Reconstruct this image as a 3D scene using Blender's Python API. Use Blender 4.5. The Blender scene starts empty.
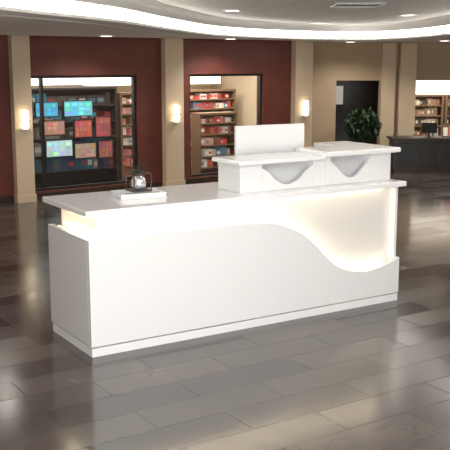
import bpy, bmesh, math, random
from mathutils import Vector, Matrix
from mathutils.geometry import tessellate_polygon
random.seed(7)
S = bpy.context.scene
try:
    S.view_settings.view_transform = 'Standard'
except Exception as e:
    print(e)

# ---------------------------------------------------------------- materials
def mat(name, col, rough=0.5, metal=0.0, emit=None, es=0.0, coat=0.0, spec=0.5):
    m = bpy.data.materials.new(name); m.use_nodes = True
    b = m.node_tree.nodes['Principled BSDF']
    b.inputs['Base Color'].default_value = (*col, 1)
    b.inputs['Roughness'].default_value = rough
    b.inputs['Metallic'].default_value = metal
    b.inputs['Specular IOR Level'].default_value = spec
    b.inputs['Coat Weight'].default_value = coat
    b.inputs['Coat Roughness'].default_value = 0.05
    if emit:
        b.inputs['Emission Color'].default_value = (*emit, 1)
        b.inputs['Emission Strength'].default_value = es
    return m

def noise_mat(name, c1, c2, scale, rough=0.7, bump=0.0):
    m = mat(name, c1, rough); nt = m.node_tree; b = nt.nodes['Principled BSDF']
    tc = nt.nodes.new('ShaderNodeTexCoord'); n = nt.nodes.new('ShaderNodeTexNoise')
    n.inputs['Scale'].default_value = scale; n.inputs['Detail'].default_value = 6
    r = nt.nodes.new('ShaderNodeValToRGB')
    r.color_ramp.elements[0].position = .35; r.color_ramp.elements[1].position = .65
    r.color_ramp.elements[0].color = (*c1, 1); r.color_ramp.elements[1].color = (*c2, 1)
    nt.links.new(tc.outputs['Object'], n.inputs['Vector'])
    nt.links.new(n.outputs['Fac'], r.inputs['Fac']); nt.links.new(r.outputs['Color'], b.inputs['Base Color'])
    if bump:
        bp = nt.nodes.new('ShaderNodeBump'); bp.inputs['Strength'].default_value = bump
        nt.links.new(n.outputs['Fac'], bp.inputs['Height']); nt.links.new(bp.outputs['Normal'], b.inputs['Normal'])
    return m

def floor_mat():
    m = mat('floor_tile', (.1, .09, .085), .15); nt = m.node_tree; b = nt.nodes['Principled BSDF']
    tc = nt.nodes.new('ShaderNodeTexCoord'); mp = nt.nodes.new('ShaderNodeMapping')
    mp.inputs['Rotation'].default_value = (0, 0, math.radians(-33))
    br = nt.nodes.new('ShaderNodeTexBrick')
    br.inputs['Scale'].default_value = 1.0
    br.inputs['Brick Width'].default_value = 1.0; br.inputs['Row Height'].default_value = 0.33
    br.inputs['Mortar Size'].default_value = 0.003
    br.inputs['Color1'].default_value = (0, 0, 0, 1); br.inputs['Color2'].default_value = (1, 1, 1, 1)
    br.inputs['Mortar'].default_value = (0, 0, 0, 1)
    cr = nt.nodes.new('ShaderNodeValToRGB')
    cr.color_ramp.elements[0].color = (.046, .037, .033, 1); cr.color_ramp.elements[1].color = (.094, .078, .070, 1)
    n = nt.nodes.new('ShaderNodeTexNoise'); n.inputs['Scale'].default_value = 2.2; n.inputs['Detail'].default_value = 6
    mix = nt.nodes.new('ShaderNodeMix'); mix.data_type = 'RGBA'; mix.blend_type = 'OVERLAY'
    mix.inputs['Factor'].default_value = .5
    L = nt.links.new
    L(tc.outputs['Object'], mp.inputs['Vector']); L(mp.outputs['Vector'], br.inputs['Vector']); L(mp.outputs['Vector'], n.inputs['Vector'])
    L(br.outputs['Color'], cr.inputs['Fac'])
    L(cr.outputs['Color'], mix.inputs['A']); L(n.outputs['Fac'], mix.inputs['B'])
    mg = nt.nodes.new('ShaderNodeMix'); mg.data_type = 'RGBA'
    L(br.outputs['Fac'], mg.inputs['Factor']); L(mix.outputs['Result'], mg.inputs['A']); mg.inputs['B'].default_value = (.022, .019, .018, 1)
    L(mg.outputs['Result'], b.inputs['Base Color'])
    m1 = nt.nodes.new('ShaderNodeMapRange'); m1.inputs['To Min'].default_value = .12; m1.inputs['To Max'].default_value = .21
    sp = nt.nodes.new('ShaderNodeSeparateColor'); L(br.outputs['Color'], sp.inputs['Color']); L(sp.outputs['Red'], m1.inputs['Value'])
    ad = nt.nodes.new('ShaderNodeMath'); ad.operation = 'MULTIPLY_ADD'; ad.inputs[1].default_value = .4
    L(br.outputs['Fac'], ad.inputs[0]); L(m1.outputs['Result'], ad.inputs[2]); L(ad.outputs[0], b.inputs['Roughness'])
    bp = nt.nodes.new('ShaderNodeBump'); bp.inputs['Strength'].default_value = .18; bp.inputs['Distance'].default_value = .004; bp.invert = True
    L(br.outputs['Fac'], bp.inputs['Height'])
    b2 = nt.nodes.new('ShaderNodeBump'); b2.inputs['Strength'].default_value = .03; b2.inputs['Distance'].default_value = .02
    L(n.outputs['Fac'], b2.inputs['Height']); L(bp.outputs['Normal'], b2.inputs['Normal']); L(b2.outputs['Normal'], b.inputs['Normal'])
    b.inputs['Specular IOR Level'].default_value = .5
    b.inputs['IOR'].default_value = 1.78
    return m

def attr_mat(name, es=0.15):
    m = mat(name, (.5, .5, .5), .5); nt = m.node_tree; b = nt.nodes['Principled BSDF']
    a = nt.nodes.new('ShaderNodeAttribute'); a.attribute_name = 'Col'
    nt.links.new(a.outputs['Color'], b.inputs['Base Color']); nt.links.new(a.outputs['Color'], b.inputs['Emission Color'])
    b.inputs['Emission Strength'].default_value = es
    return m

def glass_mat():
    m = bpy.data.materials.new('pane_glass'); m.use_nodes = True; nt = m.node_tree; nt.nodes.clear()
    o = nt.nodes.new('ShaderNodeOutputMaterial'); t = nt.nodes.new('ShaderNodeBsdfTransparent'); g = nt.nodes.new('ShaderNodeBsdfGlossy')
    g.inputs['Roughness'].default_value = .03; mx = nt.nodes.new('ShaderNodeMixShader'); mx.inputs[0].default_value = .07
    t.inputs['Color'].default_value = (.93, .95, .95, 1)
    nt.links.new(t.outputs[0], mx.inputs[1]); nt.links.new(g.outputs[0], mx.inputs[2]); nt.links.new(mx.outputs[0], o.inputs[0])
    return m

WHITE = mat('desk_white_lacquer', (.84, .84, .845), .12, coat=1.0)
CORE = mat('desk_core_lacquer', (.76, .74, .71), .25, coat=.3)
WHITE2 = mat('desk_white_top', (.91, .91, .91), .15, coat=.5)
GREYP = mat('desk_grey_gloss', (.5, .51, .52), .12, coat=.5)
LGREY = mat('desk_lightgrey', (.62, .63, .64), .15, coat=.5)
PLINTH = mat('desk_plinth', (.84, .84, .85), .25)
LED = mat('led_warm', (1, .95, .85), .5, emit=(1, .85, .58), es=8.5)
RED = noise_mat('wall_maroon', (.115, .027, .018), (.140, .035, .024), 3, .5)
BEIGE = noise_mat('wall_beige', (.55, .43, .30), (.59, .47, .33), 2, .8)
TAN = noise_mat('wall_tan', (.40, .30, .20), (.44, .335, .225), 2, .8)
CEIL = noise_mat('ceiling_plaster', (.82, .77, .70), (.86, .81, .74), 1.5, .9)
CEILI = noise_mat('ceiling_inner', (.80, .77, .72), (.88, .85, .80), 14, .9)
COVE = mat('cove_light', (1, 1, 1), .5, emit=(1, .96, .89), es=6.5)
CREAM = mat('fascia_cream', (.88, .86, .82), .6)
DARK = mat('dark_metal', (.02, .017, .015), .35)
DWOOD = noise_mat('dark_wood', (.030, .018, .013), (.05, .03, .02), 8, .35)
BLACK = mat('black', (.012, .012, .012), .4)
CHROME = mat('chrome', (.8, .8, .82), .15, 1.0)
GLASS = glass_mat()
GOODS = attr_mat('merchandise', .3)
SCREEN = attr_mat('screen_picture', 1.0)
LITGLOW = mat('lit_glow', (1, 1, 1), .5, emit=(1, .94, .80), es=1.2)  # emission imitating brightly lit ceiling and wall
SCON = mat('sconce_glass', (1, 1, 1), .5, emit=(1, .86, .64), es=5)
DL = mat('downlight_lens', (1, 1, 1), .5, emit=(1, .97, .9), es=4)
LEAF = noise_mat('leaf_green', (.012, .035, .012), (.03, .075, .025), 9, .5)
POT = mat('pot', (.05, .035, .03), .4)
SHOPW = mat('shop_wall', (.62, .50, .36), .8)
SHELFW = mat('shelf_wood', (.20, .12, .07), .6)
WPLAS = mat('white_plastic', (.84, .84, .85), .3)
PAPER = mat('paper', (.8, .8, .78), .7)

# ---------------------------------------------------------------- helpers
I = Matrix.Identity(4)
def frame(ox, oy, ang):
    return Matrix.Translation((ox, oy, 0)) @ Matrix.Rotation(ang, 4, 'Z')
def link(name, me, M=I, parent=None):
    o = bpy.data.objects.new(name, me); S.collection.objects.link(o)
    if parent: o.parent = parent
    else: o.matrix_world = M
    return o
def empty(name, M=I):
    o = bpy.data.objects.new(name, None); S.collection.objects.link(o); o.matrix_world = M; o.empty_display_size = .1
    return o
def boxes(name, bl, m, M=I, parent=None, bev=0.0, cols=None):
    vs, fs = [], []
    for (x0, x1, y0, y1, z0, z1) in bl:
        k = len(vs)
        vs += [(x0,y0,z0),(x1,y0,z0),(x1,y1,z0),(x0,y1,z0),(x0,y0,z1),(x1,y0,z1),(x1,y1,z1),(x0,y1,z1)]
        fs += [tuple(k+i for i in f) for f in ((3,2,1,0),(4,5,6,7),(0,1,5,4),(1,2,6,5),(2,3,7,6),(3,0,4,7))]
    me = bpy.data.meshes.new(name); me.from_pydata(vs, [], fs); me.materials.append(m)
    if cols:
        ca = me.color_attributes.new('Col', 'FLOAT_COLOR', 'CORNER')
        for p in me.polygons:
            c = cols[p.index // 6]
            for li in p.loop_indices: ca.data[li].color = (*c, 1)
    o = link(name, me, M, parent)
    if bev:
        md = o.modifiers.new('bev', 'BEVEL'); md.width = bev; md.segments = 3; md.limit_method = 'ANGLE'
    return o
def prism(name, poly, a0, a1, m, M=I, parent=None, axis='y', bev=0.0):
    n = len(poly)
    P = (lambda p, a: (p[0], a, p[1])) if axis == 'y' else (lambda p, a: (p[0], p[1], a))
    vs = [P(p, a0) for p in poly] + [P(p, a1) for p in poly]
    fs = [tuple(range(n)), tuple(range(2*n-1, n-1, -1))] + [(i, i+n, (i+1) % n + n, (i+1) % n) for i in range(n)]
    me = bpy.data.meshes.new(name); me.from_pydata(vs, [], fs)
    bm = bmesh.new(); bm.from_mesh(me); bmesh.ops.recalc_face_normals(bm, faces=bm.faces); bm.to_mesh(me); bm.free()
    me.materials.append(m)
    o = link(name, me, M, parent)
    if bev:
        md = o.modifiers.new('bev', 'BEVEL'); md.width = bev; md.segments = 2; md.limit_method = 'ANGLE'; md.angle_limit = math.radians(50)
    return o
def lathe(name, prof, m, M=I, parent=None, seg=32, cx=0, cy=0):
    vs, fs = [], []
    for (r, z) in prof:
        for i in range(seg):
            a = 2*math.pi*i/seg; vs.append((cx+r*math.cos(a), cy+r*math.sin(a), z))
    for j in range(len(prof)-1):
        for i in range(seg):
            fs.append((j*seg+i, j*seg+(i+1) % seg, (j+1)*seg+(i+1) % seg, (j+1)*seg+i))
    fs.append(tuple(range(seg-1, -1, -1))); fs.append(tuple((len(prof)-1)*seg+i for i in range(seg)))
    me = bpy.data.meshes.new(name); me.from_pydata(vs, [], fs); me.materials.append(m)
    for p in me.polygons: p.use_smooth = len(p.vertices) == 4
    return link(name, me, M, parent)
def catmull(pts, per=10, closed=False):
    out = []; n = len(pts)
    rng = range(n) if closed else range(n-1)
    for i in rng:
        g = (lambda k: pts[k % n]) if closed else (lambda k: pts[max(0, min(n-1, k))])
        p0, p1, p2, p3 = g(i-1), g(i), g(i+1), g(i+2)
        for k in range(per):
            t = k/per
            out.append(tuple(.5*((2*p1[c])+(-p0[c]+p2[c])*t+(2*p0[c]-5*p1[c]+4*p2[c]-p3[c])*t*t+(-p0[c]+3*p1[c]-3*p2[c]+p3[c])*t**3) for c in (0, 1)))
    if not closed: out.append(tuple(pts[-1]))
    return out

# ================================================================ RECEPTION DESK
DA = math.atan2(.531, .8475)
D = frame(-1.0415, 6.587, DA)
desk = empty('reception_desk', D)
L_ = 3.217; W_ = .86
boxes('plinth', [(.006, L_-.006, .006, W_-.02, 0, .070)], PLINTH, parent=desk)
curve = catmull([(1.30, .935), (1.55, .925), (1.72, .905), (1.90, .845), (2.12, .725), (2.36, .50), (2.54, .39), (2.78, .342), (3.0, .362), (L_, .43)], 8)
poly = [(0, .08), (0, .935)] + curve + [(L_, .08)]
prism('front_panel', poly, 0, .045, WHITE, parent=desk, bev=.004)
boxes('end_panel_left', [(0, .045, .0455, W_, .08, .935)], WHITE, parent=desk, bev=.004)
boxes('end_panel_right', [(L_-.045, L_, .0455, W_, .08, 1.118)], WHITE, parent=desk, bev=.012)
boxes('carcass', [(.12, L_-.0455, .12, W_-.01, .072, 1.118)], CORE, parent=desk)
path = [(0.06, .935)] + [p for p in curve if p[0] < L_-.10]
vs, fs = [], []
for (x, z) in path:
    vs += [(x, .05, z-.02), (x, .09, z-.02)]
for i in range(len(path)-1): fs.append((2*i, 2*i+1, 2*i+3, 2*i+2))
k = len(vs); vs += [(.05, .06, .915), (.09, .06, .915), (.09, .84, .915), (.05, .84, .915)]; fs.append((k, k+1, k+2, k+3))
me = bpy.data.meshes.new('led_strip'); me.from_pydata(vs, [], fs); me.materials.append(LED); link('led_strip', me, parent=desk)
boxes('led_channel', [(.085, L_-.14, .085, .118, 1.106, 1.117), (.085, .118, .119, .84, 1.106, 1.117)], LED, parent=desk)
boxes('counter_top', [(-.03, L_+.03, -.03, W_+.03, 1.12, 1.168)], WHITE2, parent=desk, bev=.008)
# raised transaction counter: uprights, back panel, front panels with a rounded dip
boxes('raised_uprights', [(1.47, 1.70, .14, .50, 1.168, 1.412), (2.26, 2.40, .14, .50, 1.168, 1.412), (2.401, 2.46, .14, .50, 1.168, 1.435),
      (2.94, 3.19, .14, .50, 1.168, 1.435), (2.88, 3.19, .501, .85, 1.168, 1.435)], WHITE, parent=desk, bev=.003)
boxes('raised_back_panel', [(1.70, 2.26, .24, .27, 1.168, 1.41), (2.46, 2.94, .24, .27, 1.168, 1.435)], LGREY, parent=desk)
f1 = catmull([(1.70, 1.37), (1.77, 1.33), (1.86, 1.25), (1.98, 1.21), (2.10, 1.25), (2.19, 1.33), (2.26, 1.37)], 8)
prism('raised_front_panel', f1 + [(2.26, 1.169), (1.70, 1.169)], .14, .165, WHITE, parent=desk)
f2 = catmull([(2.46, 1.39), (2.53, 1.33), (2.62, 1.25), (2.70, 1.225), (2.78, 1.25), (2.87, 1.33), (2.94, 1.39)], 8)
prism('raised_front_panel_right', f2 + [(2.94, 1.169), (2.46, 1.169)], .14, .165, WHITE, parent=desk)
boxes('raised_ledge', [(1.43, 2.37, .09, .55, 1.411, 1.45)], WHITE2, parent=desk, bev=.012)
prism('raised_return_ledge', [(2.371, .07), (L_+.04, .07), (L_+.04, .90), (2.84, .90), (2.84, .57), (2.371, .57)], 1.435, 1.482, WHITE2, parent=desk, axis='z', bev=.012)

# ---- items on desk
mon = empty('computer_monitor', D @ Matrix.Translation((2.17, .70, 1.169)) @ Matrix.Rotation(math.radians(-3), 4, 'Z'))
boxes('shell', [(-.38, .38, -.02, .02, .12, .53)], WPLAS, parent=mon, bev=.01)
boxes('screen', [(-.355, .355, .0205, .023, .17, .51)], BLACK, parent=mon)
boxes('stand', [(-.05, .05, .022, .04, .006, .3), (-.14, .14, -.06, .12, 0, .008)], CHROME, parent=mon, bev=.003)

book = empty('hardcover_book', D @ Matrix.Translation((.66, .46, 1.169)) @ Matrix.Rotation(math.radians(-8), 4, 'Z'))
boxes('covers', [(-.2, .2, -.15, .15, 0, .006), (-.2, .2, -.15, .15, .036, .042), (-.2, -.194, -.15, .15, .006, .036)], WPLAS, parent=book, bev=.001)
boxes('pages', [(-.193, .192, -.143, .143, .006, .036)], PAPER, parent=book)
boxes('label', [(-.15, .15, -.15+.03, -.09, .042, .0435)], GREYP, parent=book)
vase = empty('plant_vase', D @ Matrix.Translation((.67, .48, 1.213)) @ Matrix.Scale(1.2, 4))
gl = mat('vase_metal', (.75, .76, .77), .2, .7)
FR = mat('vase_frame_metal', (.16, .16, .16), .25, .8)
boxes('vase_frame', [(-.07, .07, -.07, .07, 0, .01), (-.07, -.063, -.07, -.063, .01, .13), (.063, .07, -.07, -.063, .01, .13), (-.07, -.063, .063, .07, .01, .13), (.063, .07, .063, .07, .01, .13),
      (-.07, .07, -.07, -.064, .123, .13), (-.07, .07, .064, .07, .123, .13), (-.07, -.064, -.07, .07, .123, .13), (.064, .07, -.07, .07, .123, .13)], FR, parent=vase)
lathe('bowl', [(.03, .012), (.05, .03), (.054, .06), (.045, .09), (.03, .105)], gl, parent=vase)
def leaves(name, n, fn, size, m, parent, seed=1):
    rnd = random.Random(seed); vs, fs = [], []
    for i in range(n):
        c = Vector(fn(rnd)); s = size*rnd.uniform(.6, 1.3)
        q = Matrix.Rotation(rnd.uniform(0, 6.28), 3, 'Z') @ Matrix.Rotation(rnd.uniform(-1.1, 1.1), 3, 'X')
        k = len(vs)
        for p in ((0, -1, 0), (.35, -.2, .08), (.28, .45, .05), (0, 1, -.15), (-.28, .45, .05), (-.35, -.2, .08)):
            vs.append(tuple(c + q @ (Vector(p)*s)))
        fs.append(tuple(range(k, k+6)))
    me = bpy.data.meshes.new(name); me.from_pydata(vs, [], fs); me.materials.append(m)
    return link(name, me, parent=parent)
leaves('sprigs', 36, lambda r: (r.gauss(0, .026), r.gauss(0, .026), .125+abs(r.gauss(0, .03))), .02, LEAF, vase, 3)

# ================================================================ BACK WALL (left, angled)
WA = math.atan2(.5963, .8027)
Wf = frame(-1.196, 16.03, WA)
H = 2.95; CH = 2.70
T = .2
boxes('wall_back', [(-6.2, -2.50, 0, T, 0, H), (-.45, .675, 0, T, 0, H), (2.42, 3.62, 0, T, 0, H),
      (-2.50, -.45, 0, T, 2.06, H), (.675, 2.42, 0, T, 2.06, H), (-2.50, -.45, 0, T, 0, .14), (.675, 2.42, 0, T, 0, .14)], RED, Wf)
boxes('baseboard_back', [(-6.2, -2.84, -.02, -.001, 0, .12), (-2.51, .05, -.02, -.001, 0, .12), (.46, 3.13, -.02, -.001, 0, .12)], DWOOD, Wf)
for i, (a, b) in enumerate([(-2.83, -2.52), (.06, .45), (3.14, 3.60)]):
    boxes('wall_pilaster', [(a, b, -.14, -.001, 0, 2.699), (a-.015, b+.015, -.155, -.001, 0, .13)], BEIGE, Wf, bev=.004)
    c = (a+b)/2
    sc = empty('wall_sconce', Wf @ Matrix.Translation((c, -.141, 1.36)))
    prof = [(.03, -.15), (.05, -.13), (.055, .13), (.045, .15)]
    lathe('shade', prof, SCON, parent=sc, cy=-.06)
    boxes('bracket', [(-.03, .03, -.012, 0, -.07, .07), (-.062, .062, -.12, -.001, -.02, -.006), (-.06, .06, -.118, -.001, -.155, -.145)], CHROME, parent=sc, bev=.002)
def window(name, a, b, z0, z1, mull):
    w = empty(name, Wf); t = .045
    bl = [(a, a+t, .04, .12, z0, z1), (b-t, b, .04, .12, z0, z1), (a+t, b-t, .04, .12, z0, z0+t), (a+t, b-t, .04, .12, z1-t, z1)]
    for m_ in mull: bl.append((m_-t/2, m_+t/2, .04, .12, z0+t, z1-t))
    boxes('frame', bl, DARK, parent=w, bev=.003)
    boxes('pane', [(a+t, b-t, .078, .082, z0+t, z1-t)], GLASS, parent=w)
window('window_1', -2.499, -.451, .141, 2.059, [-2.25])
window('window_2', .676, 2.419, .141, 2.059, [])

# ---- shop interior
boxes('wall_shop_back', [(-5.2, 3.55, 3.2, 3.3, 0, 2.69)], SHOPW, Wf)
boxes('wall_shop_side', [(-5.3, -5.2, .2, 3.3, 0, 2.69), (3.5, 3.6, .2, 3.3, 0, 2.69)], SHOPW, Wf)
PAL = [(.40, .03, .03), (.26, .04, .035), (.03, .12, .2), (.04, .2, .28), (.35, .3, .25), (.45, .42, .4), (.05, .08, .16), (.2, .03, .04), (.06, .05, .05), (.1, .08, .08), (.08, .16, .2)]
REDP = [(.45, .04, .04), (.33, .04, .035), (.5, .12, .07), (.55, .30, .24), (.55, .45, .36), (.65, .58, .48), (.3, .05, .05), (.2, .1, .07), (.12, .2, .28), (.5, .18, .18), (.6, .55, .5)]
NEUT = [(.35, .25, .16), (.5, .42, .32), (.15, .09, .06), (.6, .55, .46), (.25, .08, .05), (.1, .08, .07)]
def goods(name, rows, a, b, d0, d1, parent, w=(.03, .09), pal=PAL, gap=.9, seed=1, dark=1.0):
    rnd = random.Random(seed); bl, cl = [], []
    for (z, h) in rows:
        x = a
        while x < b-.1:
            ww = rnd.uniform(*w); hh = h*rnd.uniform(.55, .92); c = rnd.choice(pal); n = rnd.randint(1, 3)
            for k in range(n):
                if x+ww > b: break
                if rnd.random() < gap:
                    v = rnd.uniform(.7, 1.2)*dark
                    y0 = d0+rnd.uniform(0, .04)
                    bl.append((x, x+ww*.93, y0, d1, z, z+hh)); cl.append(tuple(q*v for q in c))
                    if rnd.random() < .6:
                        c2 = rnd.choice(pal)
                        bl.append((x+ww*.15, x+ww*.78, y0-.003, y0, z+hh*.3, z+hh*.7)); cl.append(tuple(q*1.1 for q in c2))
                x += ww
    return boxes(name, bl, GOODS, parent=parent, cols=cl)
def shelf(name, M, a, b, d0, d1, zs, top, seed, wood=SHELFW, **kw):
    s = empty(name, M)
    bl = [(a, a+.04, d0, d1, 0, top), (b-.04, b, d0, d1, 0, top), (a+.04, b-.04, d1-.02, d1, 0, top), (a+.04, b-.04, d0, d1-.02, top-.04, top)]
    for z in zs: bl.append((a+.04, b-.04, d0, d1-.02, z-.025, z))
    boxes('carcass', bl, wood, parent=s)
    zz = sorted(zs)+[top-.04]
    rows = [(zz[i], zz[i+1]-zz[i]-.03) for i in range(len(zz)-1)]
    goods('merchandise', rows, a+.06, b-.06, d0+.03, d1-.06, s, seed=seed, **kw)
    return s
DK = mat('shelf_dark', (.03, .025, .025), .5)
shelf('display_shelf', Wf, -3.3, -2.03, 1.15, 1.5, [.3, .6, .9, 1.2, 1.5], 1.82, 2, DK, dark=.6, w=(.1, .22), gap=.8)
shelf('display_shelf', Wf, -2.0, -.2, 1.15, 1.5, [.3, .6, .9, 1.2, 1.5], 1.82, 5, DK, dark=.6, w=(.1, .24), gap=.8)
shelf('display_shelf', Wf, -.1, 1.36, 1.2, 1.5, [.1, .3, .5, .7, .9, 1.1, 1.3, 1.5], 1.7, 8, pal=REDP, w=(.04, .12))
shelf('display_shelf', Wf, 1.42, 3.2, 1.9, 2.2, [.1, .3, .5, .7, .9, 1.1, 1.3, 1.5], 1.7, 9, pal=REDP, w=(.05, .14))
shelf('display_shelf', Wf, 1.42, 2.35, .75, 1.05, [.2, .42, .64, .86, 1.08], 1.28, 12, pal=REDP, w=(.05, .12))
shop_glow = boxes('shop_ceiling_glow', [(-3.4, -.1, 1.5, 1.62, 1.86, 2.1), (-.1, 3.3, 2.6, 2.72, 1.80, 2.1)], LITGLOW, Wf)  # glowing boxes stand in for the lit shop ceiling above the shelves
def screen(M, c, d, z, w, h, base, seed):
    rnd = random.Random(seed)
    s = empty('display_screen', M @ Matrix.Translation((c, d, z)))
    boxes('bezel', [(-w/2-.02, w/2+.02, 0, .04, -h/2-.02, h/2+.02)], BLACK, parent=s, bev=.004)
    boxes('wall_arm', [(-.04, .04, .04, 1.15-d-.001, -.04, .04)], BLACK, parent=s)
    bl, cl = [(-w/2, w/2, -.002, 0, -h/2, h/2)], [base]
    nx, nz = 4, 3
    for i in range(nx):
        for j in range(nz):
            x0 = -w/2+.02+i*(w-.03)/nx; z0 = -h/2+.02+j*(h-.03)/nz
            c_ = tuple(min(1, q*rnd.uniform(.6, 1.5)+rnd.uniform(0, .06)) for q in base)
            bl.append((x0, x0+(w-.03)/nx*rnd.uniform(.6, .9), -.004, -.002, z0, z0+(h-.03)/nz*.75)); cl.append(c_)
    boxes('picture', bl, SCREEN, parent=s, cols=cl)
screen(Wf, -2.17, .92, 1.45, .26, .30, (.10, .30, .38), 11)
screen(Wf, -2.17, .92, 1.06, .26, .30, (.22, .06, .06), 12)
screen(Wf, -2.17, .92, .68, .26, .28, (.08, .22, .30), 13)
screen(Wf, -1.76, .92, 1.45, .42, .24, (.05, .28, .42), 1)
screen(Wf, -1.14, .92, 1.45, .56, .26, (.10, .42, .48), 2)
screen(Wf, -1.66, .92, 1.12, .46, .24, (.30, .14, .10), 3)
screen(Wf, -1.60, .80, .76, .50, .28, (.34, .50, .52), 4)
screen(Wf, -1.05, .92, 1.08, .34, .30, (.32, .06, .05), 5)
screen(Wf, -.64, .92, 1.10, .30, .36, (.24, .05, .05), 6)
screen(Wf, -1.02, .92, .68, .42, .26, (.30, .18, .13), 7)
screen(Wf, -.60, .92, .68, .28, .30, (.22, .06, .05), 8)

# ================================================================ WALL right part
Y2 = 19.6
boxes('wall_right_back', [(1.72, 2.45, Y2, Y2+.2, 0, H), (3.41, 4.14, Y2, Y2+.2, 0, H), (2.45, 3.41, Y2, Y2+.2, 1.88, H), (4.14, 7.0, Y2, Y2+.2, 1.88, H), (7.0, 9, Y2, Y2+.2, 0, H)], TAN)
boxes('wall_connector', [(1.70, 1.80, 18.3, Y2-.001, 0, 2.69)], TAN)
boxes('wall_pilaster', [(3.42, 3.72, Y2-.14, Y2-.001, 0, 2.69)], BEIGE, bev=.004)
boxes('wall_pilaster', [(3.80, 4.15, Y2-.25, Y2-.001, 0, 2.69)], BEIGE, bev=.004)
boxes('baseboard_right', [(1.82, 2.45, Y2-.02, Y2-.001, 0, .12)], DWOOD)
boxes('wall_annex_back', [(1.8, 4.0, 22.4, 22.5, 0, 2.69)], DWOOD)
boxes('wall_annex_back_shop', [(4.0, 9, 22.4, 22.5, 0, 2.69)], SHOPW)
boxes('wall_annex_divider', [(3.9, 4.0, Y2+.21, 22.39, 0, 2.69)], SHOPW)
P2 = frame(0, 22.0, 0)
shelf('display_shelf', P2, 4.1, 5.3, -.5, -.15, [.25, .5, .75, 1.0, 1.25], 1.5, 21, SHELFW, pal=NEUT, dark=.7)
shelf('display_shelf', P2, 5.35, 6.9, -.5, -.15, [.25, .5, .75, 1.0, 1.25], 1.5, 22, SHELFW, pal=NEUT, dark=.7)
boxes('wall_annex_glow_panel', [(4.05, 7.5, 22.2, 22.39, 0, 2.1)], LITGLOW)  # emission gives the annex back wall its lit look
pf = empty('framed_poster', frame(2.86, 22.36, 0))
boxes('poster_frame', [(-.14, .14, 0, .03, 1.2, 1.72)], DARK, parent=pf)
boxes('poster_picture', [(-.11, .11, -.004, 0, 1.23, 1.69)], SCREEN, parent=pf, cols=[(.35, .33, .28)])

# far reception counter
cn = empty('lobby_counter', frame(3.55, 18.45, 0))
boxes('counter_body', [(0, 2.4, .05, .6, .06, .66), (.03, 2.37, .08, .57, 0, .06)], DWOOD, parent=cn, bev=.004)
boxes('counter_panels', [(.05+i*.47, .47+i*.47, .03, .05, .12, .6) for i in range(5)], BLACK, parent=cn, bev=.006)
boxes('counter_worktop', [(-.05, 2.45, 0, .65, .66, .71)], DARK, parent=cn, bev=.006)
m2 = empty('desktop_monitor', frame(4.35, 18.8, .1) @ Matrix.Translation((0, 0, .711)))
boxes('shell', [(-.17, .17, -.012, .012, .08, .30)], BLACK, parent=m2, bev=.004)
boxes('stand', [(-.02, .02, .0, .02, 0, .15), (-.09, .09, -.05, .07, 0, .008)], BLACK, parent=m2)
m3 = empty('brochure_rack', frame(4.75, 18.75, 0) @ Matrix.Translation((0, 0, .711)))
boxes('rack', [(-.12, .12, 0, .1, 0, .02), (-.12, .12, .09, .1, .02, .26), (-.12, -.11, 0, .09, .02, .12), (.11, .12, 0, .09, .02, .12)], SHELFW, parent=m3)
boxes('brochures', [(-.1, -.01, .03, .06, .021, .2), (.01, .1, .03, .06, .021, .22)], GOODS, parent=m3, cols=[(.8, .75, .6), (.6, .15, .1)])

# potted shrub
pl = empty('potted_ficus', frame(2.96, 18.95, 0))
lathe('pot', [(.14, 0), (.19, .3), (.205, .32), (.19, .34), (.16, .33)], POT, parent=pl)
def branch(name, pts, r, m, parent):
    cu = bpy.data.curves.new(name, 'CURVE'); cu.dimensions = '3D'; cu.bevel_depth = r
    for ps in pts:
        sp = cu.splines.new('POLY'); sp.points.add(len(ps)-1)
        for i, p in enumerate(ps): sp.points[i].co = (*p, 1)
    cu.materials.append(m); o = bpy.data.objects.new(name, cu); S.collection.objects.link(o); o.parent = parent
branch('trunk', [[(0, 0, .3), (.02, 0, .6), (-.01, .02, .9)], [(.02, 0, .55), (.15, .03, .85)], [(.01, 0, .6), (-.16, -.02, .9)], [(0, 0, .8), (.05, 0, 1.15)]], .014, SHELFW, pl)
def fol(r):
    a = r.uniform(0, 6.28); b = r.uniform(-1, 1); q = r.uniform(.4, 1)**.5
    s = math.sqrt(1-b*b)
    return (.38*q*s*math.cos(a), .34*q*s*math.sin(a), .93+.38*q*b)
leaves('foliage', 750, fol, .075, LEAF, pl, 9)

# ================================================================ ROOM SHELL
boxes('floor', [(-8, 9, -3, 23, -.1, 0)], floor_mat())
ring = catmull([(-1.86, 7.2), (-1.16, 9.65), (-.72, 12.1), (-.15, 14.6), (.7, 16.1), (1.7, 17.1), (2.7, 17.4), (3.35, 15.9), (3.55, 13.2), (3.5, 9.5), (2.7, 5.5), (1.0, 2.8), (-1.0, 2.6), (-2.0, 4.6)], 10, True)
outer = [(-8, -3), (9, -3), (9, 23), (-8, 23)]
allp = outer + ring
tris = tessellate_polygon([[Vector((x, y, 0)) for x, y in outer], [Vector((x, y, 0)) for x, y in ring]])
me = bpy.data.meshes.new('ceiling'); me.from_pydata([(x, y, CH) for x, y in allp], [], [tuple(t) for t in tris]); me.materials.append(CEIL)
link('ceiling', me)
cx = sum(p[0] for p in ring)/len(ring); cy = sum(p[1] for p in ring)/len(ring)
def off(d):
    out = []; n = len(ring)
    for i in range(n):
        a, b = Vector(ring[i-1]), Vector(ring[(i+1) % n]); t = (b-a).normalized(); nn = Vector((t.y, -t.x))
        if (Vector(ring[i])-Vector((cx, cy))).dot(nn) < 0: nn = -nn
        out.append(tuple(Vector(ring[i])+nn*d))
    return out
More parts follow.
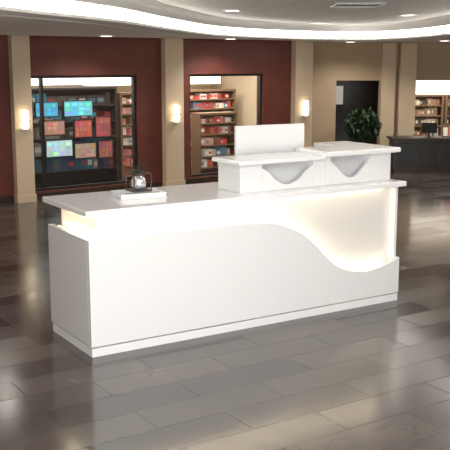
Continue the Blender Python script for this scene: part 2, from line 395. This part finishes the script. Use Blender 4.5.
def band(name, secs, m, parent=None):
    vs, fs = [], []; n = len(ring)
    for (d, z) in secs: vs += [(x, y, z) for x, y in off(d)]
    for j in range(len(secs)-1):
        for i in range(n): fs.append((j*n+i, j*n+(i+1) % n, (j+1)*n+(i+1) % n, (j+1)*n+i))
    me = bpy.data.meshes.new(name); me.from_pydata(vs, [], fs); me.materials.append(m)
    for p in me.polygons: p.use_smooth = True
    return link(name, me, parent=parent)
band('trim_1', [(0, 2.70), (0, 2.73)], CREAM)
band('cove_light_strip', [(0, 2.73), (.03, 2.735), (.03, 2.845), (0, 2.85)], COVE)
band('trim_2', [(0, 2.85), (-.02, 2.855), (-.02, 2.93), (-.12, 2.93), (-.12, 2.99)], CREAM)
band('trim_3', [(.28, 2.695), (.30, 2.685), (.36, 2.685), (.38, 2.695)], CREAM)
me = bpy.data.meshes.new('ceiling_dome'); r2 = off(.1)
me.from_pydata([(x, y, 2.985) for x, y in r2], [], [tuple(range(len(r2)))]); me.materials.append(CEILI); link('ceiling_recess', me)
boxes('wall_left', [(-7, -6.9, -3, 13, 0, 2.69)], BEIGE)
boxes('wall_right', [(8.0, 8.1, -3, Y2-.01, 0, 2.69)], BEIGE)
boxes('wall_front', [(-6.9, 8.0, -3, -2.9, 0, 2.69)], BEIGE)
def downlight(x, y, z, e=0):
    o = empty('recessed_downlight', Matrix.Translation((x, y, z)))
    lathe('trim_ring', [(.13, 0), (.13, -.012), (.10, -.015)], CREAM, parent=o)
    lathe('lens', [(.09, -.0155), (.088, -.018)], DL, parent=o)
    if e:
        l = bpy.data.lights.new('lamp', 'SPOT'); l.energy = e*1.8; l.spot_size = math.radians(150); l.spot_blend = .8; l.shadow_soft_size = .14; l.color = (1, .94, .85)
        lo = bpy.data.objects.new('lamp', l); S.collection.objects.link(lo); lo.parent = o; lo.location = (0, 0, -.04)
for p in [(1.69, 16.4, 2.984, 60), (2.75, 13.6, 2.984, 60), (.1, 12.4, 2.984, 60), (-.35, 8.9, 2.984, 30), (1.7, 8.5, 2.984, 30),
          (-3.2, 12.2, 2.70, 90), (-1.9, 14.4, 2.70, 90), (.1, 16.2, 2.70, 90), (4.3, 17.6, 2.70, 100), (2.6, 18.6, 2.70, 80), (-4.2, 8, 2.70, 60), (4.8, 12, 2.70, 60), (4.6, 8, 2.70, 30)]:
    downlight(*p)
vent = empty('air_vent', Matrix.Translation((1.63, 11.2, 2.984)))
boxes('vent_frame', [(-.3, .3, -.3, -.27, -.02, 0), (-.3, .3, .27, .3, -.02, 0), (-.3, -.27, -.27, .27, -.02, 0), (.27, .3, -.27, .27, -.02, 0)], GREYP, parent=vent)
boxes('louvres', [(-.27, .27, -.25+i*.085, -.19+i*.085, -.012, -.006) for i in range(6)], DARK, parent=vent)

# ================================================================ LIGHTS
def area(name, loc, rot, sx, sy, e, col=(1, 1, 1)):
    l = bpy.data.lights.new(name, 'AREA'); l.shape = 'RECTANGLE'; l.size = sx; l.size_y = sy; l.energy = e; l.color = col
    o = bpy.data.objects.new(name, l); S.collection.objects.link(o); o.location = loc; o.rotation_euler = rot
area('front_fill_light', (1.5, -2.6, 1.4), (math.radians(99), 0, 0), 9, 2.2, 560, (.985, .995, 1))  # unseen fill added behind the camera to brighten the desk; no entrance modelled
area('overhead_fill_light', (0.5, 4.4, 2.66), (math.radians(15), 0, 0), 3, 1.5, 75, (1, .99, .97))  # extra fill above the view, added to lift the counter top
a = Wf @ Vector((-1.5, .7, 2.6)); area('shop_light', a, (0, 0, WA), 2.6, .8, 70, (1, .93, .82))
a = Wf @ Vector((1.6, .9, 2.6)); area('shop_light', a, (0, 0, WA), 2.2, 1.2, 160, (1, .93, .82))
area('annex_light', (5.3, 20.7, 2.6), (0, 0, 0), 2.5, 1, 80, (1, .93, .82))
w = bpy.data.worlds.new('world'); S.world = w; w.use_nodes = True
w.node_tree.nodes['Background'].inputs[0].default_value = (.9, .9, 1, 1); w.node_tree.nodes['Background'].inputs[1].default_value = .4

# ================================================================ CAMERA
cam = bpy.data.cameras.new('camera'); cam.lens = 70.4; cam.sensor_width = 36
co = bpy.data.objects.new('camera', cam); S.collection.objects.link(co)
co.location = (0, 0, 2.28); co.rotation_euler = (math.radians(90-10.494), 0, 0)
S.camera = co
